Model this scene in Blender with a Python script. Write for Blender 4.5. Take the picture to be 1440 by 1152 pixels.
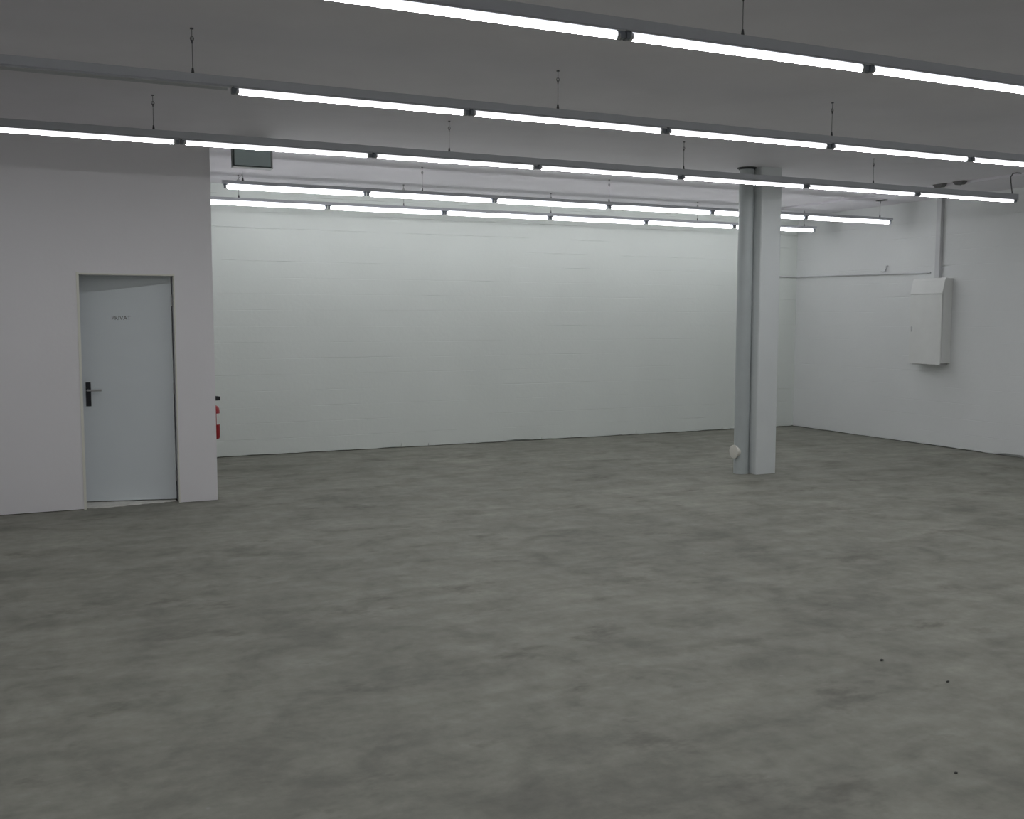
import bpy, bmesh, math, random
from mathutils import Vector, Matrix

for o in list(bpy.data.objects):
    bpy.data.objects.remove(o, do_unlink=True)
sc = bpy.context.scene
COL = sc.collection
random.seed(7)

# ------------------------------------------------------------------ camera, world, exposure
CAM_H = 1.7
F_PX, YAW, PITCH, ROLL = 1450.32, 0.440, 0.088, 0.001
cam_d = bpy.data.cameras.new('camera')
cam = bpy.data.objects.new('camera', cam_d)
COL.objects.link(cam)
cam_d.sensor_fit = 'HORIZONTAL'
cam_d.sensor_width = 36.0
cam_d.lens = 36.0 * F_PX / 1440.0
cam_d.clip_end = 100
_f = Vector((math.sin(YAW) * math.cos(PITCH), math.cos(YAW) * math.cos(PITCH), -math.sin(PITCH)))
_r = Vector((math.cos(YAW), -math.sin(YAW), 0))
_u = _r.cross(_f)
_r2 = _r * math.cos(ROLL) + _u * math.sin(ROLL)
_u2 = -_r * math.sin(ROLL) + _u * math.cos(ROLL)
M = Matrix((( _r2.x, _u2.x, -_f.x), (_r2.y, _u2.y, -_f.y), (_r2.z, _u2.z, -_f.z)))
cam.matrix_world = Matrix.Translation((0, 0, CAM_H)) @ M.to_4x4()
sc.camera = cam

w = bpy.data.worlds.new('world')
sc.world = w
w.use_nodes = True
w.node_tree.nodes['Background'].inputs[0].default_value = (0.5, 0.55, 0.6, 1)
w.node_tree.nodes['Background'].inputs[1].default_value = 0.0

TUBE_STRENGTH = 105.0        # clear lower window of the tubes
TUBE_BARE = 34.0            # the thicker bare tubes of the two far rows
TUBE_COATED = 2.1           # the coated upper side of the glass
sc.view_settings.view_transform = 'Standard'
sc.view_settings.look = 'None'
sc.view_settings.gamma = 1.0
sc.view_settings.use_curve_mapping = False
sc.view_settings.exposure = -0.88

# ------------------------------------------------------------------ measures of the room
YB, XR, YL = 12.869, 11.0, 9.827          # back wall, right wall, partition front
XP = 1.578                                # free end of the partition
ZC = 3.318
XL, YN = -6.0, -4.5                       # hidden side wall, wall behind the camera
ZT = 2.995                                # centre of the tubes
L = 1.472                                 # length of one lamp unit

# ------------------------------------------------------------------ materials
def mat(name, col, rough=0.6, metal=0.0, var=0.0, vscale=6.0, bump=0.0, bscale=40.0, spec=0.5):
    m = bpy.data.materials.new(name)
    m.use_nodes = True
    nt = m.node_tree
    b = nt.nodes['Principled BSDF']
    b.inputs['Base Color'].default_value = (*col, 1)
    b.inputs['Roughness'].default_value = rough
    b.inputs['Metallic'].default_value = metal
    b.inputs['Specular IOR Level'].default_value = spec
    if var or bump:
        tc = nt.nodes.new('ShaderNodeTexCoord')
    if var:
        n = nt.nodes.new('ShaderNodeTexNoise')
        n.inputs['Scale'].default_value = vscale
        n.inputs['Detail'].default_value = 5
        nt.links.new(tc.outputs['Object'], n.inputs['Vector'])
        r = nt.nodes.new('ShaderNodeValToRGB')
        r.color_ramp.elements[0].position = 0.3
        r.color_ramp.elements[1].position = 0.7
        r.color_ramp.elements[0].color = (*[c * (1 - var) for c in col], 1)
        r.color_ramp.elements[1].color = (*[min(1, c * (1 + var)) for c in col], 1)
        nt.links.new(n.outputs['Fac'], r.inputs['Fac'])
        nt.links.new(r.outputs['Color'], b.inputs['Base Color'])
    if bump:
        n2 = nt.nodes.new('ShaderNodeTexNoise')
        n2.inputs['Scale'].default_value = bscale
        n2.inputs['Detail'].default_value = 4
        nt.links.new(tc.outputs['Object'], n2.inputs['Vector'])
        bp = nt.nodes.new('ShaderNodeBump')
        bp.inputs['Strength'].default_value = 1.0
        bp.inputs['Distance'].default_value = bump
        nt.links.new(n2.outputs['Fac'], bp.inputs['Height'])
        nt.links.new(bp.outputs['Normal'], b.inputs['Normal'])
    return m

def mat_block(name, col, axis, depth, strength_lo=0.0):
    """white paint over concrete blocks: the joints only read here and there"""
    m = bpy.data.materials.new(name)
    m.use_nodes = True
    nt = m.node_tree
    N, LK = nt.nodes, nt.links
    b = N['Principled BSDF']
    b.inputs['Roughness'].default_value = 0.55
    b.inputs['Specular IOR Level'].default_value = 0.3
    tc = N.new('ShaderNodeTexCoord')
    sx = N.new('ShaderNodeSeparateXYZ')
    cx = N.new('ShaderNodeCombineXYZ')
    LK.new(tc.outputs['Object'], sx.inputs[0])
    LK.new(sx.outputs[axis], cx.inputs[0])
    LK.new(sx.outputs['Z'], cx.inputs[1])
    br = N.new('ShaderNodeTexBrick')
    br.inputs['Scale'].default_value = 1.0
    br.inputs['Brick Width'].default_value = 500.0
    br.inputs['Row Height'].default_value = 0.2
    br.inputs['Mortar Size'].default_value = 0.005
    br.inputs['Mortar Smooth'].default_value = 0.6
    br.inputs['Color1'].default_value = (1, 1, 1, 1)
    br.inputs['Color2'].default_value = (0.9, 0.9, 0.9, 1)
    br.inputs['Mortar'].default_value = (0, 0, 0, 1)
    LK.new(cx.outputs[0], br.inputs['Vector'])
    ns = N.new('ShaderNodeTexNoise')                # where the joints read
    ns.inputs['Scale'].default_value = 0.9
    ns.inputs['Detail'].default_value = 3
    mp = N.new('ShaderNodeMapping')
    mp.inputs['Scale'].default_value = (1.5, 5.0, 1)
    LK.new(cx.outputs[0], mp.inputs[0])
    LK.new(mp.outputs[0], ns.inputs['Vector'])
    rp = N.new('ShaderNodeMapRange')
    rp.inputs['From Min'].default_value = 0.45
    rp.inputs['From Max'].default_value = 0.62
    rp.inputs['To Min'].default_value = strength_lo
    rp.inputs['To Max'].default_value = 1.0
    LK.new(ns.outputs['Fac'], rp.inputs['Value'])
    bp = N.new('ShaderNodeBump')
    bp.inputs['Distance'].default_value = depth
    LK.new(br.outputs['Color'], bp.inputs['Height'])
    LK.new(rp.outputs['Result'], bp.inputs['Strength'])
    n2 = N.new('ShaderNodeTexNoise')
    n2.inputs['Scale'].default_value = 22
    n2.inputs['Detail'].default_value = 5
    LK.new(tc.outputs['Object'], n2.inputs['Vector'])
    bp2 = N.new('ShaderNodeBump')
    bp2.inputs['Distance'].default_value = 0.0025
    bp2.inputs['Strength'].default_value = 0.6
    LK.new(n2.outputs['Fac'], bp2.inputs['Height'])
    LK.new(bp.outputs['Normal'], bp2.inputs['Normal'])
    LK.new(bp2.outputs['Normal'], b.inputs['Normal'])
    n3 = N.new('ShaderNodeTexNoise')
    n3.inputs['Scale'].default_value = 1.3
    n3.inputs['Detail'].default_value = 6
    LK.new(tc.outputs['Object'], n3.inputs['Vector'])
    r = N.new('ShaderNodeValToRGB')
    r.color_ramp.elements[0].position = 0.3
    r.color_ramp.elements[1].position = 0.7
    r.color_ramp.elements[0].color = (*[c * 0.965 for c in col], 1)
    r.color_ramp.elements[1].color = (*col, 1)
    LK.new(n3.outputs['Fac'], r.inputs['Fac'])
    LK.new(r.outputs['Color'], b.inputs['Base Color'])
    return m

def mat_floor():
    m = bpy.data.materials.new('bare_concrete')
    m.use_nodes = True
    nt = m.node_tree
    N, LK = nt.nodes, nt.links
    b = N['Principled BSDF']
    b.inputs['Specular IOR Level'].default_value = 0.35
    tc = N.new('ShaderNodeTexCoord')
    def noise(scale, detail, rough=0.55, stretch=None, dist=0.0):
        n = N.new('ShaderNodeTexNoise')
        n.inputs['Scale'].default_value = scale
        n.inputs['Detail'].default_value = detail
        n.inputs['Roughness'].default_value = rough
        n.inputs['Distortion'].default_value = dist
        if stretch:
            mp = N.new('ShaderNodeMapping')
            mp.inputs['Scale'].default_value = stretch[0]
            mp.inputs['Rotation'].default_value = (0, 0, stretch[1])
            LK.new(tc.outputs['Object'], mp.inputs[0])
            LK.new(mp.outputs[0], n.inputs['Vector'])
        else:
            LK.new(tc.outputs['Object'], n.inputs['Vector'])
        return n.outputs['Fac']
    def ramp(fac, stops):
        r = N.new('ShaderNodeValToRGB')
        e = r.color_ramp.elements
        e[0].position, e[0].color = stops[0][0], (*stops[0][1], 1)
        e[1].position, e[1].color = stops[-1][0], (*stops[-1][1], 1)
        for p, c in stops[1:-1]:
            k = e.new(p)
            k.color = (*c, 1)
        LK.new(fac, r.inputs['Fac'])
        return r.outputs['Color']
    def mix(mode, fac, a, c):
        x = N.new('ShaderNodeMix')
        x.data_type = 'RGBA'
        x.blend_type = mode
        if hasattr(fac, 'links'):
            LK.new(fac, x.inputs[0])
        else:
            x.inputs[0].default_value = fac
        LK.new(a, x.inputs[6])
        LK.new(c, x.inputs[7])
        return x.outputs[2]
    g = lambda v, k=1.0: (v * 1.0, v, v * (0.855 * k))
    base = ramp(noise(0.55, 8, 0.6, dist=0.3), [(0.32, g(0.20)), (0.5, g(0.232)), (0.68, g(0.265))])
    mid = ramp(noise(2.6, 8, 0.62, dist=0.5), [(0.3, (0.76,) * 3), (0.5, (1.0,) * 3), (0.7, (1.16,) * 3)])
    fine = ramp(noise(11, 6, 0.65), [(0.3, (0.84,) * 3), (0.7, (1.12,) * 3)])
    streak = ramp(noise(1.2, 6, 0.6, ((1.0, 4.5, 1), 0.35)), [(0.35, (0.86,) * 3), (0.65, (1.13,) * 3)])
    c = mix('MULTIPLY', 1.0, base, mid)
    c = mix('MULTIPLY', 0.8, c, fine)
    c = mix('MULTIPLY', 0.8, c, streak)
    # dark blotches of dirt and pale scuffs with shapes of their own
    dark = ramp(noise(1.5, 5, 0.7, ((1, 1.6, 1), -0.3)), [(0.58, (0, 0, 0)), (0.72, (1, 1, 1))])
    dk = N.new('ShaderNodeRGB'); dk.outputs[0].default_value = (0.115, 0.108, 0.092, 1)
    c = mix('MIX', 0.75, c, mix('MIX', dark, c, dk.outputs[0]))
    pale = ramp(noise(5.0, 6, 0.7, ((1, 2.2, 1), 0.2)), [(0.66, (0, 0, 0)), (0.76, (1, 1, 1))])
    pl = N.new('ShaderNodeRGB'); pl.outputs[0].default_value = (0.34, 0.335, 0.31, 1)
    c = mix('MIX', 0.55, c, mix('MIX', pale, c, pl.outputs[0]))
    # small white specks
    vo = N.new('ShaderNodeTexVoronoi')
    vo.inputs['Scale'].default_value = 2.6
    LK.new(tc.outputs['Object'], vo.inputs['Vector'])
    sp = ramp(vo.outputs['Distance'], [(0.012, (1, 1, 1)), (0.03, (0, 0, 0))])
    c = mix('MIX', 0.45, c, mix('MIX', sp, c, pl.outputs[0]))
    LK.new(c, b.inputs['Base Color'])
    rr = N.new('ShaderNodeMapRange')
    rr.inputs['To Min'].default_value = 0.55
    rr.inputs['To Max'].default_value = 0.85
    LK.new(noise(3.0, 4), rr.inputs['Value'])
    LK.new(rr.outputs['Result'], b.inputs['Roughness'])
    bp = N.new('ShaderNodeBump')
    bp.inputs['Distance'].default_value = 0.004
    bp.inputs['Strength'].default_value = 0.5
    LK.new(noise(9, 8, 0.7), bp.inputs['Height'])
    LK.new(bp.outputs['Normal'], b.inputs['Normal'])
    return m

M_FLOOR = mat_floor()
M_BACK = mat_block('painted_block', (0.785, 0.83, 0.79), 'X', 0.0038, 0.1)
M_RIGHT = mat_block('painted_render', (0.79, 0.81, 0.805), 'Y', 0.003, 0.0)
M_PART = mat('painted_plasterboard', (0.80, 0.79, 0.805), 0.6, var=0.015, vscale=1.2, bump=0.0008, bscale=30)
M_CEIL = mat('painted_ceiling', (0.82, 0.80, 0.845), 0.7, var=0.03, vscale=1.5, bump=0.003, bscale=5)
M_DOOR = mat('door_lacquer', (0.70, 0.75, 0.77), 0.4, var=0.012, vscale=3)
M_FRAME = mat('door_frame_paint', (0.74, 0.74, 0.66), 0.5, var=0.02)
M_SILL = mat('plaster_sill', (0.62, 0.62, 0.58), 0.8, var=0.12, vscale=12, bump=0.004)
M_BLACK = mat('black_plastic', (0.012, 0.012, 0.016), 0.4, var=0.1)
M_CHROME = mat('brushed_steel', (0.55, 0.55, 0.55), 0.3, 1.0, var=0.05)
M_LETTER = mat('dark_letters', (0.12, 0.12, 0.115), 0.6, var=0.1)
M_RAIL = mat('grey_lacquered_steel', (0.60, 0.62, 0.66), 0.45, var=0.03)
M_REFL = mat('white_lacquered_steel', (0.6, 0.62, 0.65), 0.4, var=0.02)
M_HOLD = mat('lamp_holder_plastic', (0.20, 0.22, 0.25), 0.5, var=0.05)
M_CAP = mat('tube_cap_metal', (0.5, 0.5, 0.52), 0.35, 0.8, var=0.05)
M_CORD = mat('suspension_steel', (0.24, 0.24, 0.25), 0.5, 0.3, var=0.05)
M_WIRE = mat('steel_wire', (0.10, 0.10, 0.11), 0.5, 0.3, var=0.05)
M_PIPE = mat('grey_pvc', (0.46, 0.50, 0.50), 0.4, var=0.03)
M_COLUMN = mat('painted_steel', (0.70, 0.735, 0.735), 0.45, var=0.02, vscale=3)
M_COLLAR = mat('dark_rubber', (0.05, 0.052, 0.055), 0.7, var=0.1)
M_IVORY = mat('ivory_plastic', (0.72, 0.71, 0.64), 0.45, var=0.02)
M_CAB = mat('cabinet_paint', (0.78, 0.795, 0.775), 0.5, var=0.02)
M_TRUNK = mat('trunking_paint', (0.62, 0.63, 0.64), 0.5, var=0.02)
M_GREYBR = mat('dull_bracket', (0.14, 0.14, 0.14), 0.6, var=0.1)
M_TEAL = mat('grey_green_panel', (0.52, 0.62, 0.62), 0.45, var=0.03)
M_TEALD = mat('dark_green_edge', (0.06, 0.08, 0.08), 0.5, var=0.05)
M_RED = mat('red_enamel', (0.33, 0.016, 0.022), 0.3, var=0.05)
M_WHITE = mat('white_label', (0.75, 0.75, 0.72), 0.5, var=0.03)
M_CRUMB = mat('dark_crumb', (0.03, 0.03, 0.028), 0.8, var=0.2, vscale=200)

def lit_glass(name, strength):
    m = bpy.data.materials.new(name)
    m.use_nodes = True
    b = m.node_tree.nodes['Principled BSDF']
    b.inputs['Base Color'].default_value = (0.8, 0.8, 0.8, 1)
    b.inputs['Emission Color'].default_value = (0.97, 0.975, 1.0, 1)
    b.inputs['Emission Strength'].default_value = strength
    return m
M_TUBE = lit_glass('lit_fluorescent_glass', TUBE_STRENGTH)
M_TUBEB = lit_glass('lit_bare_glass', TUBE_BARE)
M_TUBES = lit_glass('lit_bare_glass_sides', TUBE_BARE * 0.42)
M_TUBEC = lit_glass('lit_coated_glass', TUBE_COATED)

# ------------------------------------------------------------------ mesh helpers
def box(bm, x0, x1, y0, y1, z0, z1, rot=None):
    v = [bm.verts.new(p) for p in ((x0, y0, z0), (x1, y0, z0), (x1, y1, z0), (x0, y1, z0),
                                   (x0, y0, z1), (x1, y0, z1), (x1, y1, z1), (x0, y1, z1))]
    for f in ((3, 2, 1, 0), (4, 5, 6, 7), (0, 1, 5, 4), (1, 2, 6, 5), (2, 3, 7, 6), (3, 0, 4, 7)):
        bm.faces.new([v[i] for i in f])
    return v

def bev(bm, w, seg=2, edges=None):
    bmesh.ops.bevel(bm, geom=list(edges if edges is not None else bm.edges), offset=w, segments=seg,
                    profile=0.5, affect='EDGES')

def tube(bm, pts, r, n=12, caps=True):
    """swept round bar along points; r a number or one per point"""
    pts = [Vector(p) for p in pts]
    rs = r if isinstance(r, (list, tuple)) else [r] * len(pts)
    rings = []
    ref = None
    for i, p in enumerate(pts):
        a = pts[max(0, i - 1)]
        c = pts[min(len(pts) - 1, i + 1)]
        d = (c - a).normalized()
        if ref is None:
            ref = Vector((0, 0, 1)) if abs(d.z) < 0.9 else Vector((1, 0, 0))
        s = d.cross(ref).normalized()
        t = s.cross(d).normalized()
        ref = t if abs(d.dot(t)) < 0.9 else ref
        rings.append([bm.verts.new(p + rs[i] * (math.cos(2 * math.pi * k / n) * s + math.sin(2 * math.pi * k / n) * t))
                      for k in range(n)])
    for i in range(len(rings) - 1):
        for k in range(n):
            bm.faces.new((rings[i][k], rings[i][(k + 1) % n], rings[i + 1][(k + 1) % n], rings[i + 1][k]))
    if caps:
        bm.faces.new(rings[0][::-1])
        bm.faces.new(rings[-1])

def lathe(bm, prof, cx, cy, n=28, axis='Z', cz=0.0):
    """prof: list of (radius, height)"""
    rings = []
    for r, h in prof:
        ring = []
        for k in range(n):
            a = 2 * math.pi * k / n
            if axis == 'Z':
                p = (cx + r * math.cos(a), cy + r * math.sin(a), cz + h)
            else:                                    # along -X
                p = (cx - h, cy + r * math.cos(a), cz + r * math.sin(a))
            ring.append(bm.verts.new(p))
        rings.append(ring)
    for i in range(len(rings) - 1):
        for k in range(n):
            bm.faces.new((rings[i][k], rings[i][(k + 1) % n], rings[i + 1][(k + 1) % n], rings[i + 1][k]))
    bm.faces.new(rings[0][::-1])
    bm.faces.new(rings[-1])

def obj(name, bm, m, parent=None, smooth=False):
    bmesh.ops.recalc_face_normals(bm, faces=bm.faces)
    me = bpy.data.meshes.new(name)
    bm.to_mesh(me)
    bm.free()
    me.materials.append(m)
    if smooth:
        for p in me.polygons:
            p.use_smooth = True
        try:
            me.set_sharp_from_angle(angle=math.radians(40))
        except Exception:
            pass
    o = bpy.data.objects.new(name, me)
    COL.objects.link(o)
    if parent is not None:
        o.parent = parent
    return o

def tag(o, label, cat, group=None):
    o['label'] = label
    o['category'] = cat
    if group:
        o['group'] = group
    return o

def thing(name, label, cat, loc, group=None):
    o = bpy.data.objects.new(name, None)
    o.empty_display_size = 0.1
    COL.objects.link(o)
    o.location = loc
    return tag(o, label, cat, group)

def struct(o, label, cat):
    o['kind'] = 'structure'
    tag(o, label, cat)
    return o

# ------------------------------------------------------------------ the room
bm = bmesh.new()
box(bm, XL - 0.2, XR + 0.2, YN - 0.2, YB + 0.2, -0.2, 0.0)
struct(obj('floor', bm, M_FLOOR), 'bare mottled grey concrete floor of the empty hall', 'floor')

bm = bmesh.new()
box(bm, XL - 0.2, XR + 0.2, YN - 0.2, YB + 0.2, ZC, ZC + 0.2)
struct(obj('ceiling', bm, M_CEIL), 'flat dull grey-white ceiling over the hall', 'ceiling')

def ragged_wall(name, a, b, n_in, ztop, m, gouges=(), lo=0.004, hi=0.016, ticks=0, thick=0.2, seed=1):
    """wall from a to b (floor points); its face ends in a broken lower edge over a set-back foot"""
    rng = random.Random(seed)
    a, b, n = Vector((*a, 0)), Vector((*b, 0)), Vector((*n_in, 0))
    ln = (b - a).length
    d = (b - a) / ln
    st = [0.0]
    while st[-1] < ln - 0.15:
        st.append(st[-1] + rng.uniform(0.04, 0.14))
    st.append(ln)
    zs = []
    for s in st:
        z = rng.uniform(lo, hi)
        for g0, g1, gz in gouges:
            if g0 <= s <= g1:
                z = max(z, gz * rng.uniform(0.5, 1.0))
        zs.append(z)
    prof = list(zip(st, zs))
    for _ in range(ticks):
        s = rng.uniform(0.1, ln - 0.1)
        h = rng.uniform(0.03, 0.07)
        prof += [(s - 0.004, 0.008), (s - 0.002, h), (s + 0.002, h), (s + 0.004, 0.008)]
    prof.sort()
    bm = bmesh.new()
    cols = []
    for s, z in prof:
        p = a + d * s
        q = p - n * 0.05
        cols.append([bm.verts.new((q.x, q.y, -0.01)), bm.verts.new((q.x, q.y, z)),
                     bm.verts.new((p.x, p.y, z)), bm.verts.new((p.x, p.y, ztop)),
                     bm.verts.new((p.x - n.x * thick, p.y - n.y * thick, ztop)),
                     bm.verts.new((p.x - n.x * thick, p.y - n.y * thick, -0.01))])
    for c0, c1 in zip(cols, cols[1:]):
        for k in range(6):
            k2 = (k + 1) % 6
            bm.faces.new((c0[k], c1[k], c1[k2], c0[k2]))
    bm.faces.new(cols[0])
    bm.faces.new(cols[-1][::-1])
    return obj(name, bm, m)

struct(ragged_wall('wall_back', (XP, YB), (XR, YB), (0, -1), ZC, M_BACK,
                   gouges=((4.35, 4.75, 0.035), (5.0, 5.15, 0.02), (7.0, 7.1, 0.02)), ticks=9, seed=3),
       'white painted block wall at the far end of the hall', 'wall')
struct(ragged_wall('wall_right', (XR, YN), (XR, YB), (-1, 0), ZC, M_RIGHT,
                   gouges=((13.15, 13.5, 0.045), (14.6, 14.7, 0.02), (16.2, 16.3, 0.02)), ticks=3, seed=5),
       'white painted wall on the right that carries the meter cabinet', 'wall')

# partition with the doorway
DX0, DX1, DZ = 0.436, 1.235, 2.085
bm = bmesh.new()
T = 0.32
box(bm, XL, DX0, YL, YL + T, 0.006, ZC)
box(bm, DX1, XP, YL, YL + T, 0.003, ZC)
box(bm, DX0, DX1, YL, YL + T, DZ, ZC)
box(bm, XP - 0.15, XP, YL + T, YB + 0.2, 0.003, ZC)
struct(obj('wall_left', bm, M_PART), 'smooth white partition wall with the doorway on the left', 'wall')

bm = bmesh.new()
box(bm, XL - 0.2, XL, YN - 0.2, YL + T, 0.0, ZC)
struct(obj('wall_side', bm, M_PART), 'white side wall beyond the left edge of the picture', 'wall')
bm = bmesh.new()
box(bm, XL, XR, YN - 0.2, YN, 0.0, ZC)
struct(obj('wall_near', bm, M_PART), 'white wall behind the viewer', 'wall')

# shallow downstand of the ceiling along the right wall
bm = bmesh.new()
box(bm, 10.07, XR, YN, YB, ZC - 0.03, ZC)
struct(obj('trim_1', bm, M_CEIL), 'shallow lowered ceiling strip running along the right wall', 'ceiling trim')

# ------------------------------------------------------------------ doorway
door = thing('door_1', 'pale grey door standing slightly ajar in the white partition', 'door', (DX1, YL, 0))
door['kind'] = 'structure'
def dpart(name, bm, m, parent=door, smooth=False):
    o = obj(name, bm, m, parent, smooth)
    if parent is door:
        o.matrix_parent_inverse = Matrix.Translation((-DX1, -YL, 0))
    return o
bm = bmesh.new()
FW = 0.018
box(bm, DX0 - FW, DX0 + 0.004, YL - 0.006, YL + 0.05, 0.0, DZ + FW)
box(bm, DX1 - 0.004, DX1 + 0.006, YL - 0.003, YL + 0.05, 0.0, DZ + FW)
box(bm, DX0 + 0.004, DX1 - 0.004, YL - 0.004, YL + 0.05, DZ - 0.004, DZ + FW * 0.5)
dpart('door_frame', bm, M_FRAME)
# leaf hinged on the right, opening away from the viewer
HINGE = Vector((1.222, 9.945, 0))
ANG = math.radians(14.0)
leaf_e = Matrix.Translation(HINGE) @ Matrix.Rotation(-ANG, 4, 'Z')   # leaf runs along local -X
def leafmesh(bm):
    bmesh.ops.transform(bm, matrix=leaf_e, verts=bm.verts)
    return bm
bm = bmesh.new()
LW = 0.80
box(bm, -LW, 0, 0, 0.04, 0.020, DZ + 0.03)
bev(bm, 0.003, 1)
leaf = dpart('door_leaf', leafmesh(bm), M_DOOR)
def lpart(name, bm, m, smooth=False):
    o = obj(name, leafmesh(bm), m, leaf, smooth)
    return o
bm = bmesh.new()
box(bm, -LW + 0.036, -LW + 0.080, -0.012, 0.0, 0.900, 1.118)
bev(bm, 0.004, 2)
lpart('handle_plate', bm, M_BLACK)
bm = bmesh.new()
hx, hz = -LW + 0.058, 1.046
tube(bm, [(hx, 0.0, hz), (hx, -0.045, hz)], 0.009, 12)
tube(bm, [(hx, -0.045, hz), (hx + 0.05, -0.047, hz), (hx + 0.10, -0.047, hz + 0.001), (hx + 0.118, -0.04, hz + 0.002)],
     [0.010, 0.009, 0.010, 0.011], 12)
lv = lpart('lever', bm, M_CHROME, True)
lv['label'] = 'steel lever pointing right'
# lettering stuck on the leaf
cu = bpy.data.curves.new('lettering', 'FONT')
cu.body = 'PRIVAT'
cu.size = 0.052
cu.align_x = 'CENTER'
cu.extrude = 0.0006
cu.space_character = 1.0
tmp = bpy.data.objects.new('lettering_source', cu)
COL.objects.link(tmp)
dg = bpy.context.evaluated_depsgraph_get()
me = bpy.data.meshes.new_from_object(tmp.evaluated_get(dg))
bpy.data.objects.remove(tmp, do_unlink=True)
bm = bmesh.new()
bm.from_mesh(me)
bmesh.ops.transform(bm, matrix=Matrix.Translation((-LW + 0.36, -0.0012, 1.685)) @ Matrix.Rotation(math.radians(90), 4, 'X'),
                    verts=bm.verts)
le = lpart('lettering', bm, M_LETTER)
le['label'] = 'small dark lettering'
bm = bmesh.new()
for z in (0.24, 1.05, 1.86):
    tube(bm, [(0.004, 0.0, z - 0.05), (0.004, 0.0, z + 0.05)], 0.008, 10)
lpart('hinge', bm, M_CHROME, True)
# broken white sill under the leaf
bm = bmesh.new()
fr = []
rng = random.Random(4)
nn = 26
for i in range(nn + 1):
    t = i / nn
    x = DX0 + 0.012 + t * (DX1 - 0.02 - DX0 - 0.012)
    yf = YL + 0.015 + 0.10 * t ** 1.5 + rng.uniform(-0.012, 0.012)
    if t < 0.12:
        yf += 0.05 * (1 - t / 0.12)
    yb = 10.16
    zt = 0.012 + rng.uniform(-0.002, 0.002)
    fr.append([bm.verts.new((x, yf, 0.0)), bm.verts.new((x, yf + 0.006, zt)), bm.verts.new((x, yb, 0.013)), bm.verts.new((x, yb, 0.0))])
for c0, c1 in zip(fr, fr[1:]):
    for k in range(4):
        bm.faces.new((c0[k], c1[k], c1[(k + 1) % 4], c0[(k + 1) % 4]))
bm.faces.new(fr[0]); bm.faces.new(fr[-1][::-1])
sl = dpart('door_sill', bm, M_SILL)
sl['label'] = 'ragged whitish sill'

# ------------------------------------------------------------------ lamp rows
TR = 0.0185                     # tube radius
HB_TROUGH, HT_TROUGH = 3.015, 3.067      # underside and top of the rails with flared trough
HB_BARE, HT_BARE = 3.027, 3.062          # and of the slim rails at the back
HT = HT_TROUGH

def bare_unit(part, a, b, y, hb):
    z = 2.999
    for side, xc in ((1, a), (-1, b)):             # V-shaped lamp holders
        bm = bmesh.new()
        prof = [(0.004, hb), (0.050, hb), (0.024, z + 0.012), (0.024, z - 0.014), (0.010, z - 0.016), (0.010, z + 0.010)]
        f = [bm.verts.new((xc + side * px, y - 0.014, pz)) for px, pz in prof]
        g = [bm.verts.new((xc + side * px, y + 0.014, pz)) for px, pz in prof]
        for k in range(6):
            bm.faces.new((f[k], f[(k + 1) % 6], g[(k + 1) % 6], g[k]))
        bm.faces.new(f); bm.faces.new(g[::-1])
        part('lamp_holder', bm, M_HOLD)
    bm = bmesh.new()
    r = 0.021
    e = [(0.034, 0.007), (0.037, 0.013), (0.044, 0.018), (0.053, 0.0205), (0.062, r)]
    xs = [(a + d, q) for d, q in e] + [(b - d, q) for d, q in e[::-1]]
    tube(bm, [(x, y, z) for x, _ in xs], [q for _, q in xs], 20)
    t = part('tube', bm, M_TUBEB, smooth=True)
    t.data.materials.append(M_TUBES)
    for p in t.data.polygons:
        p.material_index = 0 if p.normal.z < -0.55 else 1
    for s0, s1 in ((a + 0.024, a + 0.034), (b - 0.034, b - 0.024)):
        bm = bmesh.new()
        tube(bm, [(s0, y, z), (s1, y, z)], 0.010, 12)
        obj('tube_cap', bm, M_CAP, t, True)

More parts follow.
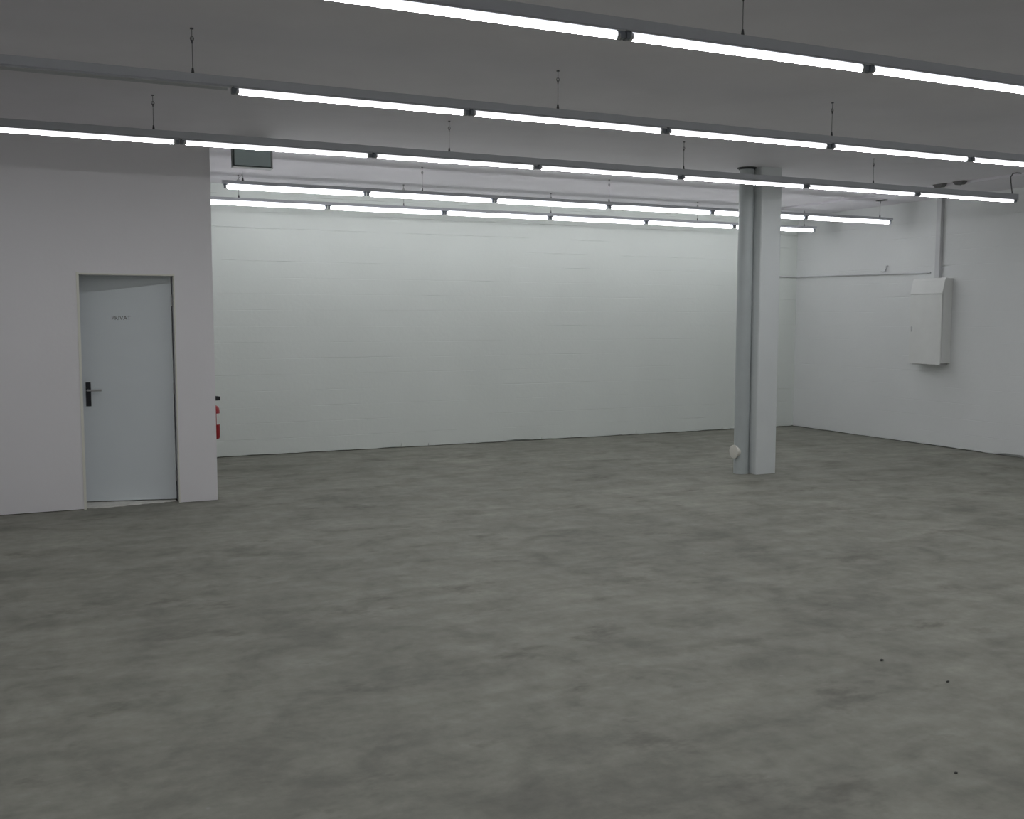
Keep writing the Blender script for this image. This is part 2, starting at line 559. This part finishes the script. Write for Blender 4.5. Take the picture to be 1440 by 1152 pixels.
def lamp_row(name, label, y, x0, units, lit, wires, bridle=(), end_caps=(True, True), bare=False):
    HB, HT = (HB_BARE, HT_BARE) if bare else (HB_TROUGH, HT_TROUGH)
    RW = 0.027 if bare else 0.032
    x1 = x0 + units * L
    root = thing(name, label, 'light', (x0, y, ZT), 'rows of fluorescent tubes under the ceiling')
    inv = Matrix.Translation((-x0, -y, -ZT))
    def part(pn, bm, m, parent=root, smooth=False):
        o = obj(pn, bm, m, parent, smooth)
        if parent is root:
            o.matrix_parent_inverse = inv
        return o
    bm = bmesh.new()
    box(bm, x0, x1, y - RW, y + RW, HB, HT)
    bev(bm, 0.003, 1)
    part('rail', bm, M_RAIL)
    for i in range(units):
        a, b = x0 + i * L, x0 + (i + 1) * L
        on = i in lit
        if bare:
            bare_unit(part, a, b, y, HB)
            continue
        bm = bmesh.new()                           # flared trough under the rail
        ea, eb = a + 0.012, b - 0.012
        prof = [(-0.046, -0.011), (-0.033, 0.0), (0.033, 0.0), (0.046, -0.011),
                (0.044, -0.0122), (0.032, -0.0015), (-0.032, -0.0015), (-0.044, -0.0122)]
        ra = [bm.verts.new((ea, y + py, HB + pz)) for py, pz in prof]
        rb = [bm.verts.new((eb, y + py, HB + pz)) for py, pz in prof]
        for k in range(8):
            bm.faces.new((ra[k], ra[(k + 1) % 8], rb[(k + 1) % 8], rb[k]))
        for (p, q, r_, s) in ((0, 1, 6, 7), (1, 2, 5, 6), (2, 3, 4, 5)):
            bm.faces.new([ra[k] for k in (p, q, r_, s)])
            bm.faces.new([rb[k] for k in (s, r_, q, p)])
        part('reflector', bm, M_REFL)
        if on:
            for side, xc in ((1, a), (-1, b)):     # lamp holders at both ends
                bm = bmesh.new()
                s0, s1 = sorted((xc + side * 0.003, xc + side * 0.024))
                box(bm, s0, s1, y - 0.022, y + 0.022, ZT - 0.017, HB - 0.002)
                for v in bm.verts:
                    if v.co.z > ZT:
                        v.co.x += side * 0.010 if (v.co.x - xc) * side > 0.01 else 0
                bev(bm, 0.003, 1)
                part('lamp_holder', bm, M_HOLD)
            bm = bmesh.new()
            tube(bm, [(a + 0.042, y, ZT), (b - 0.042, y, ZT)], TR, 24)
            t = part('tube', bm, M_TUBE, smooth=True)
            t.data.materials.append(M_TUBEC)
            for p in t.data.polygons:
                p.material_index = 0 if p.normal.z < -math.cos(math.radians(32)) else 1
            for s0, s1 in ((a + 0.024, a + 0.042), (b - 0.042, b - 0.024)):
                bm = bmesh.new()
                tube(bm, [(s0, y, ZT), (s1, y, ZT)], TR + 0.0003, 14)
                c = obj('tube_cap', bm, M_CAP, t, True)
    for xe, sgn, do in ((x0, -1, end_caps[0]), (x1, 1, end_caps[1])):
        if do:
            bm = bmesh.new()
            p, q = sorted((xe, xe + sgn * 0.008))
            v = box(bm, p, q, y - RW - 0.002, y + RW + 0.002, HB - (0.0 if bare else 0.02), HT + 0.002)
            bev(bm, 0.002, 1)
            part('end_cap', bm, M_RAIL)
    for k, xw in enumerate(wires):
        bm = bmesh.new()
        if xw in bridle:
            tube(bm, [(xw, y, ZC), (xw, y, HT + 0.07)], 0.0022, 8)
            tube(bm, [(xw, y, HT + 0.072), (xw - 0.06, y, HT)], 0.002, 8)
            tube(bm, [(xw, y, HT + 0.072), (xw + 0.012, y, HT)], 0.002, 8)
        else:
            tube(bm, [(xw, y, ZC), (xw, y, HT)], 0.0022, 8)
        wv = part('suspension_wire', bm, M_CORD)
        bm = bmesh.new()                            # clamp on the rail, adjuster below the ceiling
        tube(bm, [(xw, y, HT), (xw, y, HT + 0.012), (xw, y, HT + 0.034)], [0.009, 0.008, 0.005], 10)
        c = obj('clamp', bm, M_WIRE, wv)
        bm = bmesh.new()
        lathe(bm, [(0.010, -0.006), (0.010, 0.0)], xw, y, 12, cz=ZC)
        obj('ceiling_anchor', bm, M_WIRE, wv)
        bm = bmesh.new()
        tube(bm, [(xw, y, ZC - 0.03)] + [(xw + 0.010 * math.sin(q * math.pi / 4), y, ZC - 0.045 - 0.014 * (1 - math.cos(q * math.pi / 4)) * 0.9)
                                         for q in range(0, 9)] + [(xw, y, ZC - 0.07)], 0.0022, 6)
        obj('hook', bm, M_WIRE, wv)
        bm = bmesh.new()
        tube(bm, [(xw, y, ZC - 0.065), (xw, y, ZC - 0.085)], [0.006, 0.003], 8)
        obj('ferrule', bm, M_WIRE, wv)
    return root, part

lamp_row('fluorescent_light_row', 'nearest lit tube row, slanting out of the top of the picture',
         4.189, 2.539 - 5 * L, 10, range(10), (-3.7, -1.4, 0.9, 3.21, 5.53, 7.84, 9.6))  # leftmost units are out of view, added to brighten the left side
lamp_row('fluorescent_light_row', 'second nearest tube row, its left length of rail unlit and grey',
         6.136, 1.113 - 2 * L, 8, range(2, 8), (-1.4, 0.905, 3.219, 5.545, 7.84, 9.6))
r3, part3 = lamp_row('fluorescent_light_row', 'middle tube row crossing in front of the column top, cable at its right end',
         8.054, 1.082 - 4 * L, 10, range(10), (-3.7, -1.4, 0.901, 3.218, 5.534, 7.84))  # row lengthened out of view on the left to light the partition
r4, part4 = lamp_row('fluorescent_light_row', 'tube row behind the column, under the grey-green box, second from the back wall',
         10.596, 1.824, 6, range(6), (2.016, 3.92, 6.242, 8.53, 10.45), bridle=(2.016,), bare=True)
lamp_row('fluorescent_light_row', 'farthest tube row, closest to the white back wall',
         12.065, 1.805, 6, range(6), (2.249, 4.222, 6.236, 8.534, 10.428), bare=True)

# two unseen rows of the same kind, added to brighten near floor and left wall
for yy, lab in ((2.2, 'added tube row right above and ahead of the viewer, outside the picture'), (0.25, 'added tube row behind the viewer, outside the picture')):
    lamp_row('fluorescent_light_row', lab, yy, 1.067 - 4 * L, 10, range(10), (-3.7, -1.4, 0.9, 3.21, 5.53, 7.84))

# supply cable of the middle row, curling up to the ceiling
bm = bmesh.new()
pts = [(9.86, 8.054, HT), (9.855, 8.06, HT + 0.05), (9.85, 8.07, HT + 0.13), (9.86, 8.085, HT + 0.185), (9.90, 8.09, ZC - 0.022),
       (9.96, 8.09, ZC - 0.012), (10.03, 8.09, ZC - 0.012)]
tube(bm, pts, 0.006, 10)
part3('power_cable', bm, M_GREYBR)['label'] = 'grey supply cable curling up to the ceiling'

# ------------------------------------------------------------------ column and drainpipe
col = thing('column', 'light grey square steel column standing alone on the concrete floor', 'column', (7.315, 9.115, 0))
bm = bmesh.new()
v = box(bm, 7.18, 7.45, 8.98, 9.25, 0.0, ZC)
vert_e = [e for e in bm.edges if abs(e.verts[0].co.z - e.verts[1].co.z) > 1]
bev(bm, 0.018, 3, vert_e)
o = obj('shaft', bm, M_COLUMN, col)
o.matrix_parent_inverse = Matrix.Translation((-7.315, -9.115, 0))

PX, PY, PR = 7.095, 9.137, 0.08
pip = thing('drainpipe', 'round grey drainpipe running up the left side of the column', 'pipe', (PX, PY, 0))
pinv = Matrix.Translation((-PX, -PY, 0))
bm = bmesh.new()
lathe(bm, [(PR, 0.0), (PR, 1.2), (PR, 2.4), (PR, ZC)], PX, PY, 40)
o = obj('pipe', bm, M_PIPE, pip, True); o.matrix_parent_inverse = pinv
bm = bmesh.new()
lathe(bm, [(0.062, 0.03), (0.062, 0.088), (0.074, 0.088), (0.076, 0.094), (0.074, 0.104), (0.05, 0.108), (0.03, 0.109)],
      PX, PY, 32, axis='X', cz=0.245)
o = obj('access_cap', bm, M_IVORY, pip, True); o.matrix_parent_inverse = pinv
o['label'] = 'round ivory inspection cap'
bm = bmesh.new()
lathe(bm, [(PR + 0.001, -0.02), (PR + 0.006, -0.02), (PR + 0.006, -0.008), (PR + 0.025, -0.006), (PR + 0.025, 0.0)], PX, PY, 36, cz=ZC)
o = obj('ceiling_collar', bm, M_COLLAR, pip, True); o.matrix_parent_inverse = pinv
o['label'] = 'dark collar at the ceiling'

# ------------------------------------------------------------------ cabinet on the right wall
CY0, CY1, CZ0, CZ1, CZL, CXF = 9.83, 10.37, 1.10, 2.232, 2.03, 10.82
XW = XR - 0.002
cab = thing('meter_cabinet', 'white wall cabinet with sloping top fixed on the right wall', 'cabinet', (XW, (CY0 + CY1) / 2, CZ0))
cinv = Matrix.Translation((-XW, -(CY0 + CY1) / 2, -CZ0))
def prism(bm, prof, y0, y1):
    a = [bm.verts.new((x, y0, z)) for x, z in prof]
    b = [bm.verts.new((x, y1, z)) for x, z in prof]
    n = len(prof)
    for k in range(n):
        bm.faces.new((a[k], a[(k + 1) % n], b[(k + 1) % n], b[k]))
    bm.faces.new(a[::-1]); bm.faces.new(b)
bm = bmesh.new()
prism(bm, [(XW, CZ0 + 0.02), (CXF + 0.015, CZ0 + 0.02), (CXF + 0.015, CZL), (CXF + 0.045, CZ1 - 0.03), (CXF + 0.06, CZ1), (XW, CZ1)], CY0, CY1)
o = obj('body', bm, M_CAB, cab); o.matrix_parent_inverse = cinv
bm = bmesh.new()
box(bm, CXF, CXF + 0.013, CY0 + 0.004, CY1, CZ0, CZL - 0.008)
bev(bm, 0.003, 1)
dr = obj('door', bm, M_CAB, cab); dr.matrix_parent_inverse = cinv
bm = bmesh.new()
box(bm, CXF - 0.012, CXF, CY1 - 0.05, CY1 - 0.03, 1.53, 1.60)
bev(bm, 0.003, 1)
o = obj('latch', bm, M_TRUNK, dr)
bm = bmesh.new()
prism(bm, [(CXF - 0.002, CZL), (CXF + 0.013, CZL), (CXF + 0.044, CZ1 - 0.03), (CXF + 0.058, CZ1 + 0.002), (XR - 0.09, CZ1 + 0.002), (XR - 0.09, CZ1 + 0.006), (CXF + 0.054, CZ1 + 0.006), (CXF + 0.038, CZ1 - 0.026)], CY0 + 0.002, CY1)
o = obj('sloping_lid', bm, M_CAB, cab); o.matrix_parent_inverse = cinv
bm = bmesh.new()
box(bm, CXF + 0.02, XW, CY0 + 0.05, CY1 - 0.05, CZ0 - 0.012, CZ0 + 0.02)
o = obj('cable_entry_plate', bm, M_TRUNK, cab); o.matrix_parent_inverse = cinv

bm = bmesh.new()
box(bm, XR - 0.05, XR, 10.02, 10.10, CZ1 + 0.008, ZC - 0.03)
bev(bm, 0.004, 1)
tag(obj('vertical_trunking', bm, M_TRUNK), 'vertical cable duct from the cabinet top up to the ceiling', 'duct')

# thin ledge of cable along the right and back walls
bm = bmesh.new()
rng = random.Random(2)
pts = [(9.9, YB - 0.012, 2.362), (10.4, YB - 0.012, 2.358), (10.97, YB - 0.012, 2.352), (XR - 0.012, YB - 0.03, 2.35)]
for i in range(1, 9):
    t = i / 8
    pts.append((XR - 0.012, YB - 0.03 - t * (YB - 0.03 - 10.2), 2.35 - 0.03 * t + 0.004 * math.sin(5 * t)))
tube(bm, pts, 0.012, 8)
tag(obj('wall_cable', bm, M_TRUNK), 'thin pale cable running level along the right wall from the far corner', 'cable')

# small J-shaped hook above it
bm = bmesh.new()
hy, hz = 10.99, 2.40
tube(bm, [(XR, hy - 0.02, hz + 0.04), (XR - 0.03, hy - 0.02, hz + 0.035), (XR - 0.034, hy - 0.02, hz), (XR - 0.03, hy, hz - 0.03),
          (XR - 0.03, hy + 0.05, hz - 0.038), (XR - 0.03, hy + 0.075, hz - 0.03)], 0.009, 8)
tag(obj('wall_hook', bm, M_TRUNK), 'small J-shaped hook on the right wall just above the cable', 'hook')

# two dark brackets on the ceiling strip and the one above the far row
for (x, y, lab) in ((10.05, 9.22, 'dark clip on the ceiling edge nearer the far corner, above the vertical duct'),
                    (10.05, 8.92, 'dark clip on the ceiling edge nearer the viewer, beside the other clip')):
    t = thing('ceiling_clip', lab, 'clip', (x, y, ZC), 'clips on the ceiling edge')
    ci = Matrix.Translation((-x, -y, -ZC))
    bm = bmesh.new()
    box(bm, x - 0.05, x + 0.018, y - 0.085, y + 0.085, ZC - 0.04, ZC)
    for v in bm.verts:
        if v.co.z < ZC - 0.01:
            v.co.y = y + (v.co.y - y) * 0.55
    bev(bm, 0.003, 1)
    o = obj('body', bm, M_GREYBR, t); o.matrix_parent_inverse = ci
    bm = bmesh.new()
    lathe(bm, [(0.006, -0.046), (0.006, -0.040)], x - 0.01, y, 10, cz=ZC)
    o = obj('screw', bm, M_WIRE, t); o.matrix_parent_inverse = ci
bm = bmesh.new()
box(bm, 10.43, 10.49, 10.50, 10.66, ZC - 0.042, ZC - 0.03)
bev(bm, 0.002, 1)
tag(obj('ceiling_bracket', bm, M_GREYBR), 'small flat grey bracket on the ceiling strip above the far tube row end', 'bracket')

# ------------------------------------------------------------------ box hanging beside the partition
bx = thing('ceiling_box', 'grey-green rectangular box hanging under the ceiling by the partition end', 'box', (1.92, 9.6, ZC))
bi = Matrix.Translation((-1.92, -9.6, -ZC))
bm = bmesh.new()
box(bm, 1.748, 2.088, 9.60, 9.70, 3.068, ZC)
o = obj('housing', bm, M_TEALD, bx); o.matrix_parent_inverse = bi
bm = bmesh.new()
box(bm, 1.758, 2.084, 9.592, 9.60, 3.075, ZC - 0.004)
bev(bm, 0.002, 1)
o = obj('front_panel', bm, M_TEAL, bx); o.matrix_parent_inverse = bi
bm = bmesh.new()
box(bm, 2.088, 2.100, 9.592, 9.70, 3.066, ZC)
o = obj('side_trim', bm, M_TRUNK, bx); o.matrix_parent_inverse = bi
bm = bmesh.new()
box(bm, 1.746, 2.100, 9.585, 9.70, 3.058, 3.066)
o = obj('bottom_lip', bm, M_PIPE, bx); o.matrix_parent_inverse = bi

# ------------------------------------------------------------------ fire extinguisher on the partition's end face
EX, EY, EZ = 1.672, 10.60, 0.49
ext = thing('fire_extinguisher', 'red fire extinguisher hanging behind the free end of the partition', 'extinguisher', (EX, EY, EZ))
ei = Matrix.Translation((-EX, -EY, -EZ))
def epart(name, bm, m, smooth=True, parent=ext):
    o = obj(name, bm, m, parent, smooth)
    if parent is ext:
        o.matrix_parent_inverse = ei
    return o
bm = bmesh.new()
lathe(bm, [(0.045, 0.0), (0.060, 0.006), (0.066, 0.02), (0.068, 0.05), (0.068, 0.285), (0.064, 0.31), (0.05, 0.33), (0.028, 0.343), (0.020, 0.35)], EX, EY, 32, cz=EZ)
cyl = epart('cylinder', bm, M_RED)
bm = bmesh.new()
lathe(bm, [(0.0686, 0.15), (0.0688, 0.152), (0.0688, 0.258), (0.0686, 0.26)], EX, EY, 32, cz=EZ)
# keep only the part of the band that faces the room
gone = [f for f in bm.faces if len(f.verts) > 4 or (f.calc_center_median() - Vector((EX, EY, EZ + 0.2))).dot(Vector((0.98, -0.18, 0))) < 0.040]
bmesh.ops.delete(bm, geom=gone, context='FACES')
lb = epart('label_band', bm, M_WHITE, parent=cyl)
lb['label'] = 'white instruction label'
bm = bmesh.new()
lathe(bm, [(0.018, 0.345), (0.018, 0.385), (0.024, 0.388), (0.024, 0.40)], EX, EY, 20, cz=EZ)
vl = epart('valve', bm, M_CHROME)
bm = bmesh.new()
box(bm, EX - 0.02, EX + 0.075, EY - 0.016, EY + 0.016, EZ + 0.385, EZ + 0.44)
for v in bm.verts:
    if v.co.x > EX:
        v.co.z -= 0.012 if v.co.z > EZ + 0.41 else -0.004
bev(bm, 0.006, 2)
epart('handle', bm, M_BLACK, False)
bm = bmesh.new()
tube(bm, [(EX, EY - 0.015, EZ + 0.372), (EX - 0.01, EY - 0.05, EZ + 0.365), (EX - 0.012, EY - 0.075, EZ + 0.31), (EX - 0.015, EY - 0.078, EZ + 0.22),
          (EX - 0.02, EY - 0.079, EZ + 0.12)], [0.008, 0.008, 0.008, 0.008, 0.011], 10)
epart('hose', bm, M_BLACK)
bm = bmesh.new()
box(bm, XP, EX - 0.06, EY - 0.02, EY + 0.02, EZ + 0.20, EZ + 0.33)
box(bm, XP, EX - 0.02, EY - 0.012, EY + 0.012, EZ + 0.352, EZ + 0.36)
epart('bracket', bm, M_GREYBR, False)

# ------------------------------------------------------------------ crumbs on the floor
for (x, y, s, lab) in ((3.861, 3.392, 0.006, 'tiny dark crumb on the right part of the floor, the middle one of three'),
                       (3.807, 3.752, 0.007, 'tiny dark crumb on the floor, the farthest of three'),
                       (3.10, 2.67, 0.005, 'tiny dark crumb on the floor, the one nearest the lower right corner')):
    bm = bmesh.new()
    bmesh.ops.create_icosphere(bm, subdivisions=2, radius=s)
    for v in bm.verts:
        v.co *= random.uniform(0.8, 1.15)
        v.co.x *= 1.5
        v.co.z *= 0.7
        v.co += Vector((x, y, s * 0.66))
    tag(obj('crumb', bm, M_CRUMB), lab, 'crumb', 'dark crumbs on the floor')
